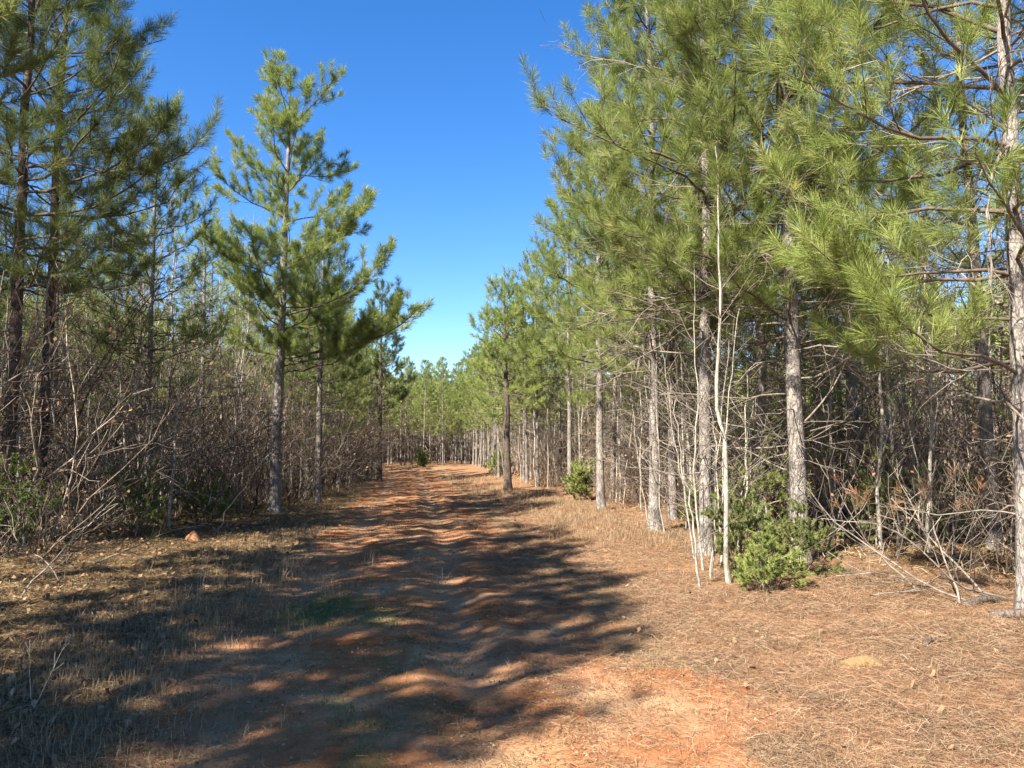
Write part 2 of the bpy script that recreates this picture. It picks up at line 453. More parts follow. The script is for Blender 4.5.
# ------------------------------------------------------------------ ground
def axis(parts):
    out = []
    for a, b, st in parts: out.append(np.arange(a, b, st))
    return np.concatenate(out + [[parts[-1][1]]])
gx = axis([(-1500, -300, 150), (-300, -60, 20), (-60, -16, 2), (-16, -7, 0.25), (-7, 7, 0.05), (7, 16, 0.25), (16, 60, 2), (60, 300, 20), (300, 1500, 150)])
gy = axis([(-400, -60, 40), (-60, -4, 2), (-4, 2.5, 0.4), (2.5, 13, 0.045), (13, 30, 0.13), (30, 70, 0.4), (70, 120, 2), (120, 400, 20), (400, 2000, 160)])
GX, GY = np.meshgrid(gx, gy)
GZ = gz(GX, GY)
near = sstep(16, 9, GY) * sstep(9, 7, np.abs(GX))
GZ = GZ + near * 0.024 * (fbm(GX * 7, GY * 7, 50, 3) - 0.5)
nx, ny = len(gx), len(gy)
U = GX - xroad(GY) + 0.5 * (fbm(GX * 0.6, GY * 0.6, 20, 3) - 0.5)
nz1 = fbm(GX * 1.3, GY * 0.8, 11, 4); nz2 = fbm(GX * 3.1, GY * 2.2, 12, 4); nz3 = fbm(GX * 0.5, GY * 0.35, 13, 3)
clay = sstep(-2.1, -1.4, U) * sstep(2.3, 1.3, U)
clay = np.clip(clay * (0.55 + 0.9 * nz1) - 0.15 * sstep(.55, .75, nz2), 0, 1)
clay = np.maximum(clay, np.exp(-((U - 1.8) / 0.9) ** 2) * sstep(0.36, 0.52, nz1) * sstep(9.5, 6, GY))
green = np.exp(-((U + 0.35) / 0.42) ** 2) * sstep(0.42, 0.66, nz1) * 0.6
green = np.maximum(green, np.exp(-((GX + 1.95) / 0.5) ** 2 - ((GY - 7.9) / 0.9) ** 2) * 1.0)
green = np.maximum(green, 0.5 * sstep(0.5, 0.7, nz2) * np.exp(-((U + 2.0) / 0.9) ** 2))
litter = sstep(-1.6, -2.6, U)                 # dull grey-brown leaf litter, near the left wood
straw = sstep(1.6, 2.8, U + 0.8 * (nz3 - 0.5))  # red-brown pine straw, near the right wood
V = np.stack([GX, GY, GZ], -1).reshape(-1, 3)
ii = (np.arange(ny - 1)[:, None] * nx + np.arange(nx - 1)[None]).reshape(-1)
F = np.stack([ii, ii + 1, ii + nx + 1, ii + nx], 1)
me = build_mesh('ground', [V], [(F, 0, True)], [])
ca = me.color_attributes.new('mask', 'FLOAT_COLOR', 'POINT')
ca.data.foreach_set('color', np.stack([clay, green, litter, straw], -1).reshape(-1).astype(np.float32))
UR = GX - xroad(GY) + 0.25 * (vnoise(GX * 0 + 3, GY * 0.22, 5) - 0.5)
rut = (np.exp(-((UR - 0.5) / 0.2) ** 2) + np.exp(-((UR + 1.08) / 0.22) ** 2)) * (0.35 + 0.65 * sstep(.35, .6, fbm(GX * .9, GY * .5, 91, 3)))
ra = me.attributes.new('rut', 'FLOAT', 'POINT'); ra.data.foreach_set('value', np.clip(rut, 0, 1).reshape(-1).astype(np.float32))
m, nt, b, out = mat_new('red_clay_ground')
at = N(nt, 'ShaderNodeAttribute', attribute_name='mask')
sp = N(nt, 'ShaderNodeSeparateColor'); nt.links.new(at.outputs['Color'], sp.inputs[0])
tc = N(nt, 'ShaderNodeTexCoord')
def noise(scale, detail=5.0, rough=0.6):
    n = N(nt, 'ShaderNodeTexNoise', Scale=scale, Detail=detail, Roughness=rough); nt.links.new(tc.outputs['Object'], n.inputs['Vector']); return n.outputs['Fac']
nA, nB, nC, nD = noise(1.1), noise(9.0), noise(55.0, 8.0, 0.75), noise(3.3)
clay_c = ramp(nt, nA, [(0.34, (0.31, 0.12, 0.048)), (0.5, (0.35, 0.17, 0.085)), (0.64, (0.43, 0.28, 0.155))])
clay_f = ramp(nt, nC, [(0.3, (0.72, 0.68, 0.66)), (0.6, (1.08, 1.06, 1.05))])
clay_f2 = ramp(nt, nB, [(0.3, (0.8, 0.74, 0.7)), (0.65, (1.1, 1.1, 1.1))])
clay_o = mix(nt, 1.0, mix(nt, 1.0, clay_c.outputs[0], clay_f.outputs[0], 'MULTIPLY'), clay_f2.outputs[0], 'MULTIPLY')
ru = N(nt, 'ShaderNodeAttribute', attribute_name='rut')
tan_c = ramp(nt, nC, [(0.3, (0.27, 0.15, 0.08)), (0.65, (0.42, 0.275, 0.16))])
rm = N(nt, 'ShaderNodeMath', operation='MULTIPLY'); rm.inputs[1].default_value = 0.75; nt.links.new(ru.outputs['Fac'], rm.inputs[0])
clay_o = mix(nt, rm.outputs[0], clay_o, tan_c.outputs[0])
dry_c = ramp(nt, nC, [(0.3, (0.12, 0.078, 0.042)), (0.5, (0.24, 0.16, 0.083)), (0.72, (0.38, 0.28, 0.15))])
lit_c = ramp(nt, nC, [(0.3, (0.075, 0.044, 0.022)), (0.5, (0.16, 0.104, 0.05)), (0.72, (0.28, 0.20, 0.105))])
str_c = ramp(nt, nC, [(0.3, (0.12, 0.058, 0.03)), (0.5, (0.24, 0.13, 0.07)), (0.72, (0.35, 0.225, 0.13))])
grn_c = ramp(nt, nC, [(0.3, (0.07, 0.075, 0.03)), (0.55, (0.15, 0.17, 0.06)), (0.75, (0.27, 0.25, 0.11))])
def edge(src, lo=0.3, hi=0.7):
    a = N(nt, 'ShaderNodeMath', operation='ADD'); nt.links.new(src, a.inputs[0])
    s = N(nt, 'ShaderNodeMath', operation='MULTIPLY_ADD'); s.inputs[1].default_value = 1.1; s.inputs[2].default_value = -0.55
    nt.links.new(nB, s.inputs[0]); nt.links.new(s.outputs[0], a.inputs[1])
    r = N(nt, 'ShaderNodeMapRange'); r.inputs[1].default_value = lo; r.inputs[2].default_value = hi; nt.links.new(a.outputs[0], r.inputs[0]); return r.outputs[0]
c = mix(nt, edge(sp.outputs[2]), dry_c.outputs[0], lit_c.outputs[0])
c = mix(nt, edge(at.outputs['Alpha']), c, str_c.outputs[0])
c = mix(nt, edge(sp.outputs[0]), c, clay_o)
c = mix(nt, edge(sp.outputs[1], 0.35, 0.85), c, grn_c.outputs[0])
nt.links.new(c, b.inputs['Base Color']); b.inputs['Roughness'].default_value = 1.0; b.inputs['Specular IOR Level'].default_value = 0.0
bp = N(nt, 'ShaderNodeBump', Strength=0.7, Distance=0.02); nt.links.new(nC, bp.inputs['Height'])
bp2 = N(nt, 'ShaderNodeBump', Strength=0.5, Distance=0.03); nt.links.new(nB, bp2.inputs['Height']); nt.links.new(bp.outputs[0], bp2.inputs['Normal'])
nt.links.new(bp2.outputs[0], b.inputs['Normal'])
me.materials.append(m)
g = new_obj('ground', me); g['kind'] = 'structure'

# ------------------------------------------------------------------ forest edges
def edgeL(y):
    return np.interp(y, [-20, -6, -3.4, -1.6, 6, 12, 17, 20, 24, 41, 60, 70, 85], [-10.5, -9.0, -7.6, -6.3, -6.0, -6.9, -7.2, -6.4, -6.4, -7.4, -9.6, -12.5, -19])
def edgeR(y):
    return np.interp(y, [-20, 5, 7.6, 11, 15, 20, 30, 40, 60, 70, 85], [6.0, 5.6, 5.2, 4.0, 3.1, 2.7, 0.6, -0.6, -3.2, -4.8, -9])

PLACED = []          # (x, y) of every tree trunk, to keep the others off
def spot(x, y): return (x, y, float(gz(x, y)))

# ---- hero pines, each with its own shape: base pixel, depth from the ground there
hero_group_R = 'pines along the sunlit edge of the track'
hero_group_L = 'pines along the shaded edge of the track'
EDGE = {'R': [], 'L': []}
def hero(px, py, label, side, Y=None, **kw):
    if Y is None: x, y = ground_at(px, py)
    else: x, y = at_depth(px, Y)
    P = pine(split=True, **kw)
    t = pine_thing(P); t.location = spot(x, y)
    tag(t, label, 'pine tree', hero_group_R if side == 'R' else hero_group_L)
    PLACED.append((x, y)); EDGE[side].append((x, y))
    return t
near_kw = dict(dead_up=3.6, density=0.74, nneed=90, nlen=0.20, nw=0.0042, step=0.2, shoot_step=0.17)
hero(1030, 612, 'thick grey-barked pine nearest the camera, its trunk cut by the frame above the brush pile', 'R', seed=11, H=11.5, cb=2.2, R=2.3, r0=0.085, sides=16, bias=(0.25, math.pi), dead_n=44, dead_L=2.1, **near_kw)
hero(800, 562, 'stout pine with rough mottled bark rising behind the bright green bush', 'R', seed=12, H=12.5, cb=3.1, R=2.4, r0=0.11, sides=16, bias=(0.2, -2.0), dead_n=64, dead_L=2.0, **near_kw)
hero(705, 556, 'pinkish-grey pine trunk directly behind the pale leaning sapling', 'R', seed=13, H=12.0, cb=3.6, R=2.3, r0=0.09, sides=16, bias=(0.2, -2.4), dead_n=70, dead_L=2.0, **near_kw)
hero(655, 532, 'slim grey pine standing free in the straw beside the dry grass', 'R', seed=14, H=12.5, cb=3.7, R=2.0, r0=0.105, sides=12, bias=(0.2, -2.4), dead_n=60, dead_L=1.8, dead_up=3.2, nneed=70, nlen=0.19, nw=0.0055, step=.22)
hero(601, 510, 'straight grey pine just past the round yellow-green bush', 'R', seed=15, H=10.3, cb=3.8, R=1.95, r0=0.10, sides=12, bias=(0.15, -2.8), dead_n=20, dead_L=1.2, nneed=60, nlen=0.19, nw=0.007, step=.22)
hero(569, 494, 'pale slender pine before the round yellow-green bush', 'R', Y=26, seed=16, H=10.4, cb=4.0, R=1.9, r0=0.075, sides=10, dead_n=18, dead_L=1.0, nneed=56, nlen=0.19, nw=0.008)
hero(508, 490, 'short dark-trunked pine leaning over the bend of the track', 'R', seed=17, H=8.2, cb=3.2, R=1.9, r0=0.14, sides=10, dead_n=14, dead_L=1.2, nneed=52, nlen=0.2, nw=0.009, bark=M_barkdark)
hero(274, 513, 'tall free-standing pine with long limbs reaching toward the track', 'L', seed=21, H=11.4, cb=4.0, R=2.35, r0=0.14, sides=14, bias=(0.15, 0.0), dead_n=14, dead_L=1.3, whorl=0.8, nneed=90, nlen=0.19, nw=0.0068, step=.2, shoot_step=.15, irregular=0.45, lean=(0.012, 0),
     extra=((3.9, -0.15, 4.0, 0.3), (3.7, -0.05, 3.9, 0.5), (3.5, -0.4, 3.2, 0.2), (5.0, 0.1, 3.4, 0.5), (6.2, -0.2, 2.6, 0.6), (5.2, 3.0, 2.6, 0.6)), needle=M_needle, rcurve=0.42)
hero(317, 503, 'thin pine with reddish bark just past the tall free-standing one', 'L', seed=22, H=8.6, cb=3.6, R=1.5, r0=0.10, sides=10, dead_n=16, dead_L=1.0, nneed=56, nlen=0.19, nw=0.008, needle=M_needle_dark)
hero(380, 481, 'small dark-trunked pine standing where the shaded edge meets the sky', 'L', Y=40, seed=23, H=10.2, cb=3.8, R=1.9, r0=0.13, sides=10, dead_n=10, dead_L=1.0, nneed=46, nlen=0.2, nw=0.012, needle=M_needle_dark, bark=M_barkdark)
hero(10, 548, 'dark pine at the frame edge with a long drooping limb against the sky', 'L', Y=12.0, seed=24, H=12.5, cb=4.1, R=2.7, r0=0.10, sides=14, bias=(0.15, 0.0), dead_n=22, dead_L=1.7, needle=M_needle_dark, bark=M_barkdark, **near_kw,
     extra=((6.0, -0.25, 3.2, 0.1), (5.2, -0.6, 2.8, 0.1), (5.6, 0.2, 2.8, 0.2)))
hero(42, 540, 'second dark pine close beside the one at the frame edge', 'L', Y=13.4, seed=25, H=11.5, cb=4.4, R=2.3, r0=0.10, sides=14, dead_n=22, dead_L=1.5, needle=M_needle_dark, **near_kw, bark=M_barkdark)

# ---- shared variants for the forest interior
mid_v, edge_v, far_v = [], [], []
for i in range(5):
    mid_v.append(pine_thing(pine(100 + i, H=11.0 + 0.3 * i, cb=4.1 + 0.3 * i, R=2.0, r0=0.07 + 0.008 * i, nneed=36, nlen=0.19, nw=0.013, density=0.72, bent=False, step=0.34, whorl=0.6,
                                 dead_n=60, dead_up=3.2, dead_L=1.8, dead_lvl=2, twig_r=0.0042, shoot_step=0.26, sides=9)))
for i in range(3):
    edge_v.append(pine_thing(pine(120 + i, H=11.8, cb=3.2 + 0.3 * i, R=2.55, rcurve=0.45, r0=0.09, nneed=46, nlen=0.19, nw=0.0105, bent=False, step=0.3, whorl=0.58,
                                  dead_n=46, dead_up=3.0, dead_L=1.7, dead_lvl=2, twig_r=0.0042, shoot_step=0.24, sides=9)))
shade_v = []
for i in range(2):
    shade_v.append(pine_thing(pine(130 + i, H=11.8, cb=5.9 + .3 * i, R=2.3, rcurve=0.36, r0=0.09, nneed=62, nlen=0.2, nw=0.013, bent=False, step=0.28, whorl=0.55, irregular=.35, dead_n=20, dead_L=1.2, dead_lvl=2, twig_r=0.0042, shoot_step=0.22, sides=9)))
for i in range(4):
    far_v.append(pine_thing(pine(140 + i, H=11.2, cb=3.4 + 0.4 * i, R=2.0, r0=0.085, nneed=18, nlen=0.26, nw=0.036, bent=False, step=0.5, whorl=0.6,
                                 dead_n=22, dead_L=1.4, dead_lvl=1, twig_r=0.009, shoot_step=0.34, sides=7)))
PROTOS = mid_v + edge_v + shade_v + far_v

USED = set()
def put(src, loc, rz, sc, tilt=(0, 0), scz=None):
    """the first time the source itself, then copies"""
    if src.name not in USED:
        USED.add(src.name)
        src.location = loc; src.rotation_euler = (tilt[0], tilt[1], rz); src.scale = (sc, sc, scz or sc)
        return src
    return copy_thing(src, loc, rz, sc, tilt, scz)

rng = rgen(5)
def far_enough(x, y, dmin):
    for (a, b) in PLACED:
        if (a - x) ** 2 + (b - y) ** 2 < dmin * dmin: return False
    return True
# edge rows first
TREES = []
for side, ef, sg in (('L', edgeL, -1), ('R', edgeR, 1)):
    y = -13.0 if side == 'L' else 6.0
    while y < 84:
        x = float(ef(y)) + sg * rng.uniform(0.1, 1.0)
        if far_enough(x, y, 1.2 if side == 'L' and y < 11 else 1.9) and not (side == 'R' and y < 12.5 and x < 6.4) and not (side == 'L' and 8 < y < 15 and rng.random() < 0.5):
            TREES.append((side, 0, x, y)); PLACED.append((x, y))
        y += rng.uniform(1.25, 1.7) if (side == 'L' and y < 11) else rng.uniform(1.7, 2.7)
# then the rows behind them
for side, ef, sg in (('L', edgeL, -1), ('R', edgeR, 1)):
    for dep in range(1, 8):
        y = -13.0 if side == 'L' else 3.0
        while y < 84:
            x = float(ef(y)) + sg * (0.6 + dep * 2.1 + rng.uniform(-0.6, 0.6))
            vis = abs(x) < 0.70 * max(y, 0) + 4 or (side == 'L' and y < 14 and x > -13)
            if vis and far_enough(x, y, 1.5) and not (y > 40 and dep > 2) and not (y > 28 and dep > 3) and not (side == 'L' and y < 7 and dep > 1) and not (side == 'L' and dep > 4) and not (side == 'L' and y < 9 and rng.random() < 0.5) and not (side == 'R' and dep > (3 if y < 20 else 5)) and not (side == 'R' and y < 20 and rng.random() < 0.25):
                TREES.append((side, dep, x, y)); PLACED.append((x, y))
            y += rng.uniform(1.9, 3.0)
# closing the end of the track beyond the bend
for k in range(260):
    y = 62 + 24 * rng.random() ** 1.3; x = rng.uniform(-24, -2)
    if abs(x - float(xroad(y))) > 1.5 and far_enough(x, y, 1.5): TREES.append(('F', 0, x, y)); PLACED.append((x, y))
DEPTHW = ['', 'close behind', 'in the second line behind', 'in the third line behind', 'deep in shade behind', 'deeper still behind', 'far inside the wood behind', 'furthest inside the wood behind']
refs = {'L': ['the frame-edge dark pine', 'the tall free-standing pine', 'the thin reddish pine', 'the small skyline pine'],
        'R': ['the brush-pile pine', 'the stout mottled pine', 'the tallest pale sapling', 'the slim straw-ringed pine', 'the straight grey pine', 'the short dark-trunked pine']}
refp = {'L': [PLACED[10], PLACED[7], PLACED[8], PLACED[9]], 'R': [PLACED[0], PLACED[1], PLACED[2], PLACED[3], PLACED[4], PLACED[6]]}
nE = {'L': 0, 'R': 0}
young_v = [pine_thing(pine(160 + i, H=4.6 + i, cb=1.0, R=0.95, r0=0.035, nneed=34, nlen=0.19, nw=0.009, bent=False, step=0.26, whorl=0.5, dead_n=4, dead_L=0.5, dead_lvl=1, twig_r=0.003, shoot_step=0.2, sides=7)) for i in range(2)]
PROTOS += young_v
for q_ in young_v: q_.name = 'young_pine'
for (side, dep, x, y) in TREES:
    dist = math.hypot(x, y)
    if dist > 34: src = far_v[int(rng.integers(4))]
    elif side == 'L' and y < 9.5: src = shade_v[int(rng.integers(2))]
    elif dep == 0: src = edge_v[int(rng.integers(3))]
    else: src = mid_v[int(rng.integers(5))]
    sc = rng.uniform(0.86, 1.06)
    if side == 'R' and dep == 0: sc *= 1.0
    if side == 'L' and 13 < y < 42: sc *= 0.74
    if side == 'L' and y >= 42: sc *= 0.74
    if side == 'R' and y >= 42: sc *= 0.82
    if side == 'R' and 17 < y < 42: sc *= 0.84
    if side == 'F': sc *= 0.78
    if side == 'L' and y < 8: sc = (0.80 if dep > 0 else 0.885) * rng.uniform(0.95, 1.03)
    t = put(src, spot(x, y), rng.random() * 6.28, sc, (rng.normal(0, 0.015), rng.normal(0, 0.015)))
    if side == 'F':
        tag(t, 'distant bright green pine closing the view where the track bends away', 'pine tree', 'pines closing the end of the track')
    elif dep == 0:
        wood = 'shaded' if side == 'L' else 'sunlit'
        if nE[side] < 20 and y > 6:
            tag(t, f'{ORD[nE[side]]} nearest slim edge pine of the {wood} wood', 'pine tree', f'slim pines on the {wood} edge')
            nE[side] += 1
        else:
            tag(t, f'small far pine on the {wood} edge of the track near its end' if y > 6 else f'pine beside the camera whose shadow falls across the track', 'pine tree', f'far pines on the {wood} edge' if y > 6 else 'pines beside the camera')
    else:
        k = int(np.argmin([abs(math.atan2(x, max(y, .5)) - math.atan2(a, b)) for a, b in refp[side]]))
        tag(t, f'thin pine {DEPTHW[dep]} {refs[side][k]}', 'pine tree', f'inner pines {DEPTHW[dep]} {refs[side][k]}')
for side, ef, sg, n in (('L', edgeL, -1, 8), ('R', edgeR, 1, 10)):
    c = 0
    while c < n:
        y = rng.uniform(10, 34); x = float(ef(y)) + sg * rng.uniform(1.2, 7)
        if abs(x) > 0.7 * y + 1 or not far_enough(x, y, 0.7): continue
        k = int(np.argmin([abs(math.atan2(x, max(y, .5)) - math.atan2(a, b)) for a, b in refp[side]]))
        t = put(young_v[int(rng.integers(2))], spot(x, y), rng.random() * 6.28, rng.uniform(0.7, 1.15)); PLACED.append((x, y)); c += 1
        tag(t, f'young low-branched pine in the thicket by {refs[side][k]}', 'young pine', f'young pines in the thicket by {refs[side][k]}')
for s_ in PROTOS:
    if s_.name not in USED:
        for ch in list(s_.children): bpy.data.objects.remove(ch)
        bpy.data.objects.remove(s_)

# ------------------------------------------------------------------ leafless shrubs and brush
def brush(seed, H=3.2, stems=9, spread=0.55, dens=3.2, lvl=2, leaf=0.0, rmin=0.0028, base_r=0.014, wig=0.13, lean=0.35):
    rng = rgen(seed); acc = Acc(); tips = []
    for s in range(stems):
        a = rng.random() * 6.28; rr = rng.random() ** 0.5 * spread
        p = np.array([math.cos(a) * rr, math.sin(a) * rr, -0.12])
        l = abs(rng.normal(0, lean)); d = np.array([math.cos(a + rng.normal(0, .8)) * l, math.sin(a + rng.normal(0, .8)) * l, 1.0]); d /= np.linalg.norm(d)
        grow(acc, p, d, H * rng.uniform(0.5, 1.0), base_r * rng.uniform(0.6, 1.2), lvl, rng, dens, 0.42, wig, 0.0, 0, (0.35, 0.95), rmin, 0.15, tips)
    if leaf > 0 and tips:
        T = np.array([t for t, _ in tips]); T = T[rng.random(len(T)) < leaf]
        if len(T): leafcards(acc, T, 3, 0.03, 0.05, rng, 1, 0.07)
    return acc
def leafcards(acc, P, n, w, l, rng, mat, scatter):
    M_ = len(P) * n
    c = np.repeat(P, n, 0) + rng.normal(0, scatter, (M_, 3))
    a = norm(rng.normal(size=(M_, 3))); b_ = norm(np.cross(a, rng.normal(size=(M_, 3))))
    s = (0.6 + 0.8 * rng.random(M_))[:, None]
    V = np.stack([c - a * l * s * .5, c + b_ * w * s * .5, c + a * l * s * .5, c - b_ * w * s * .5], 1).reshape(-1, 3)
    acc.raw(V, np.arange(M_ * 4).reshape(-1, 4), mat, False, np.repeat(rng.random(M_), 4))
def single(acc, name, mats): return new_obj(name, acc.mesh(name, mats))
def put1(src, loc, rz, sc, scz=None, tilt=(0, 0)): return put(src, loc, rz, sc, tilt, scz)

brush_v = [single(brush(200 + i, H=3.6, stems=9, spread=0.75, dens=2.8, wig=0.17, lvl=2, leaf=0.25 if i % 2 else 0.05), 'bare_shrub', [M_brush, M_deadleaf]) for i in range(4)]
low_v = [single(brush(220 + i, H=1.5, stems=12, spread=0.55, dens=4.0, lvl=2, leaf=0.2, lean=0.7, base_r=0.008, rmin=0.002), 'low_bare_shrub', [M_brush, M_deadleaf]) for i in range(3)]
def sapling(seed, H=5.0, r=0.022):
    rng = rgen(seed); acc = Acc()
    n = 14; z = np.linspace(-0.15, H, n); w = np.cumsum(rng.normal(0, 0.03, (n, 2)), 0)
    pts = np.stack([w[:, 0], w[:, 1], z], 1); rad = np.maximum(r * (1 - z.clip(0) / H) ** 0.8, 0.004)
    acc.tube(pts, rad, 7, 0)
    for k in range(int(H * 6)):
        zz = 0.8 + (H - 0.8) * rng.random(); i = np.interp(zz, z, np.arange(n)); i = min(int(i), n - 2)
        a = rng.random() * 6.28; e = rng.uniform(0.3, 1.0)
        grow(acc, pts[i] + (pts[i + 1] - pts[i]) * 0.5, (math.cos(a) * math.cos(e), math.sin(a) * math.cos(e), math.sin(e)), rng.uniform(0.35, 0.9) * (1.1 - zz / H * .6), 0.006, 1, rng, 3.5, 0.45, 0.1, 0.2, 1, (0.4, 0.9), 0.0026)
    return acc
sap_v = [single(sapling(240 + i, 4.6 + 0.5 * i, 0.02 + 0.003 * i), 'bare_sapling', [M_barkpale, M_dead]) for i in range(4)]
rng = rgen(77)
def zone_label(side, x, y):
    k = int(np.argmin([abs(math.atan2(x, max(y, .5)) - math.atan2(a, b)) for a, b in refp[side]]))
    dd = y - refp[side][k][1]
    w = 'just in front of' if dd < -1.2 else ('beside' if dd < 1.2 else ('behind' if dd < 6 else 'well behind'))
    return f'{w} {refs[side][k]}'
nb = 0
for side, ef, sg, n, hs_ in (('L', edgeL, -1, 185, 1.38), ('R', edgeR, 1, 140, 1.08)):
    c = 0
    while c < n:
        y = rng.uniform(6, 46) ** 1.0; d = rng.uniform(0.2, 8.5); x = float(ef(y)) + sg * d
        if side == 'R' and d < 1.2: continue
        if abs(x) > 0.70 * y + 3 or not far_enough(x, y, 0.35): continue
        s = rng.uniform(0.7, 1.2) * hs_
        if side == 'L' and y < 24: s *= 1.05
        t = put1(brush_v[int(rng.integers(4))], spot(x, y), rng.random() * 6.28, s)
        z = zone_label(side, x, y)
        tag(t, f'tangled leafless brown shrub {z}', 'shrub', f'leafless shrubs {z}'); c += 1
    c = 0
    while c < (60 if side == 'L' else 55):
        y = rng.uniform(5.5, 32); d = rng.uniform(-0.3, 3.5); x = float(ef(y)) + sg * d
        if abs(x) > 0.70 * y + 2: continue
        if side == 'R' and d < 0.5: continue
        t = put1(low_v[int(rng.integers(3))], spot(x, y), rng.random() * 6.28, rng.uniform(0.6, 1.25))
        z = zone_label(side, x, y)
        tag(t, f'knee-high tangle of bare twigs {z}', 'shrub', f'low bare shrubs {z}'); c += 1
    c = 0
    while c < (170 if side == 'L' else 135):
        y = rng.uniform(9, 60); d = rng.uniform(0.3, 9) * rng.random() ** 0.4; x = float(ef(y)) + sg * d
        if abs(x) > 0.70 * y + 2 or not far_enough(x, y, 0.4) or (side == 'R' and y < 12 and d < 1.5): continue
        t = put1(sap_v[int(rng.integers(4))], spot(x, y), rng.random() * 6.28, rng.uniform(0.8, 1.25) * (1.2 if side == 'L' else 1.05), None, (rng.normal(0, .06), rng.normal(0, .06)))
        z = zone_label(side, x, y)
        tag(t, f'slender pale leafless sapling {z}', 'sapling', f'bare saplings {z}'); c += 1

# ---- the pale saplings beside the track
def hero_sapling(px, py, top_px, top_py, r, label, seed, Y=None, lvl_n=4.0):
    rng = rgen(seed)
    x, y = ground_at(px, py) if Y is None else at_depth(px, Y)
    zb = float(gz(x, y))
    H = CAMZ + y * math.tan(math.atan((384 - top_py) / FPX) + PITCH) - zb
    dxt = (top_px - 512) / FPX * (y + (H - CAMZ) * math.sin(PITCH)) - x
    root = new_obj('sapling', None, loc=(x, y, zb))
    n = 16; t = np.linspace(0, 1, n)
    w = np.cumsum(rng.normal(0, 0.022, (n, 2)), 0)
    pts = np.stack([w[:, 0] + dxt * t ** 1.1, w[:, 1], -0.1 + (H + 0.1) * t], 1)
    tr = Acc(); tr.tube(pts, np.maximum(r * (1 - t) ** 0.7, 0.004) * (1 + .25 * np.exp(-t * 30)), 10, 0)
    new_obj('trunk', tr.mesh('trunk', [M_barkpale]), root)
    for k in range(int(H * lvl_n)):
        tt = rng.uniform(0.22, 0.97); i = min(int(tt * (n - 1)), n - 2)
        a = rng.random() * 6.28; e = rng.uniform(0.35, 1.0); br = Acc()
        grow(br, pts[i], (math.cos(a) * math.cos(e), math.sin(a) * math.cos(e), math.sin(e)), rng.uniform(0.4, 1.1) * (1.15 - tt * .6), 0.006, 1, rng, 3, 0.45, 0.09, 0.1, 0, (0.4, 0.9), 0.0022)
        new_obj('branch', br.mesh('branch', [M_dead]), root)
    tag(root, label, 'sapling', 'pale bare saplings at the sunlit edge')
    return root
hero_sapling(728, 583, 716, 150, 0.031, 'tallest pale bare sapling, straight, before the pinkish-grey pine', 301)
hero_sapling(741, 560, 756, 330, 0.019, 'pale bare sapling leaning away from the tallest one of its clump', 302)
hero_sapling(771, 545, 768, 330, 0.022, 'white-barked bare sapling rising out of the bright green bush', 303)
hero_sapling(703, 588, 672, 400, 0.014, 'thin pale stem leaning away from the clump, nearest the open straw', 304)
hero_sapling(717, 568, 702, 380, 0.017, 'thin crooked sapling at the foot of the pinkish-grey pine', 305)
hero_sapling(712, 572, 735, 300, 0.014, 'thin pale stem crossing the tallest sapling of the clump', 306)
_r = rgen(3100)
for k_, (bx, by_, tx_, ty_, rr_) in enumerate([(640, 512, 632, 250, .02), (668, 520, 690, 300, .014), (684, 530, 676, 210, .018), (752, 528, 770, 190, .02), (822, 528, 812, 260, .018), (846, 530, 872, 240, .016),
        (858, 520, 850, 180, .02), (898, 530, 880, 300, .014), (925, 540, 948, 250, .018), (962, 535, 955, 300, .014), (985, 540, 1002, 200, .02), (646, 524, 618, 330, .012), (662, 535, 650, 300, .014), (692, 560, 664, 330, .013), (698, 572, 690, 260, .016), (708, 580, 728, 340, .012), (735, 572, 752, 400, .012), (748, 548, 742, 260, .016), (782, 540, 806, 300, .014), (838, 545, 812, 330, .014), (872, 548, 905, 330, .014), (912, 552, 900, 380, .012), (548, 488, 545, 330, .02), (622, 505, 640, 340, .016)]):
    hero_sapling(bx, by_, tx_, ty_, rr_, 'slim grey bare stem among the crowded trunks of the sunlit wood', 3110 + k_, Y=float(ground_at(bx, by_)[1]) if by_ > 500 else None, lvl_n=6.0)['group'] = 'slim bare stems in the sunlit wood'
for k_, (bx, by_, tx_, ty_, rr_) in enumerate([(75, 535, 60, 230, .02), (98, 528, 128, 260, .018), (128, 525, 120, 240, .022), (158, 520, 150, 270, .018), (222, 505, 218, 230, .03), (240, 512, 228, 300, .016), (300, 500, 308, 330, .018), (52, 540, 40, 240, .018), (88, 530, 92, 250, .016), (112, 528, 100, 300, .014), (140, 522, 146, 235, .018), (185, 512, 196, 250, .017), (205, 508, 200, 290, .014), (232, 506, 240, 250, .016), (255, 505, 262, 310, .014), (292, 502, 290, 340, .013), (350, 490, 345, 330, .018), (338, 492, 352, 340, .016)]):
    hero_sapling(bx, by_, tx_, ty_, rr_, 'slim grey bare stem at the front of the shaded wood', 3150 + k_, lvl_n=6.0)['group'] = 'slim bare stems in the shaded wood'
hero_sapling(215, 535, 262, 455, 0.011, 'short leaning pale twig stem at the shaded wood edge', 307, lvl_n=3)
hero_sapling(172, 522, 188, 330, 0.035, 'white-barked curved sapling between the two dark green bushes', 308, Y=15.5)

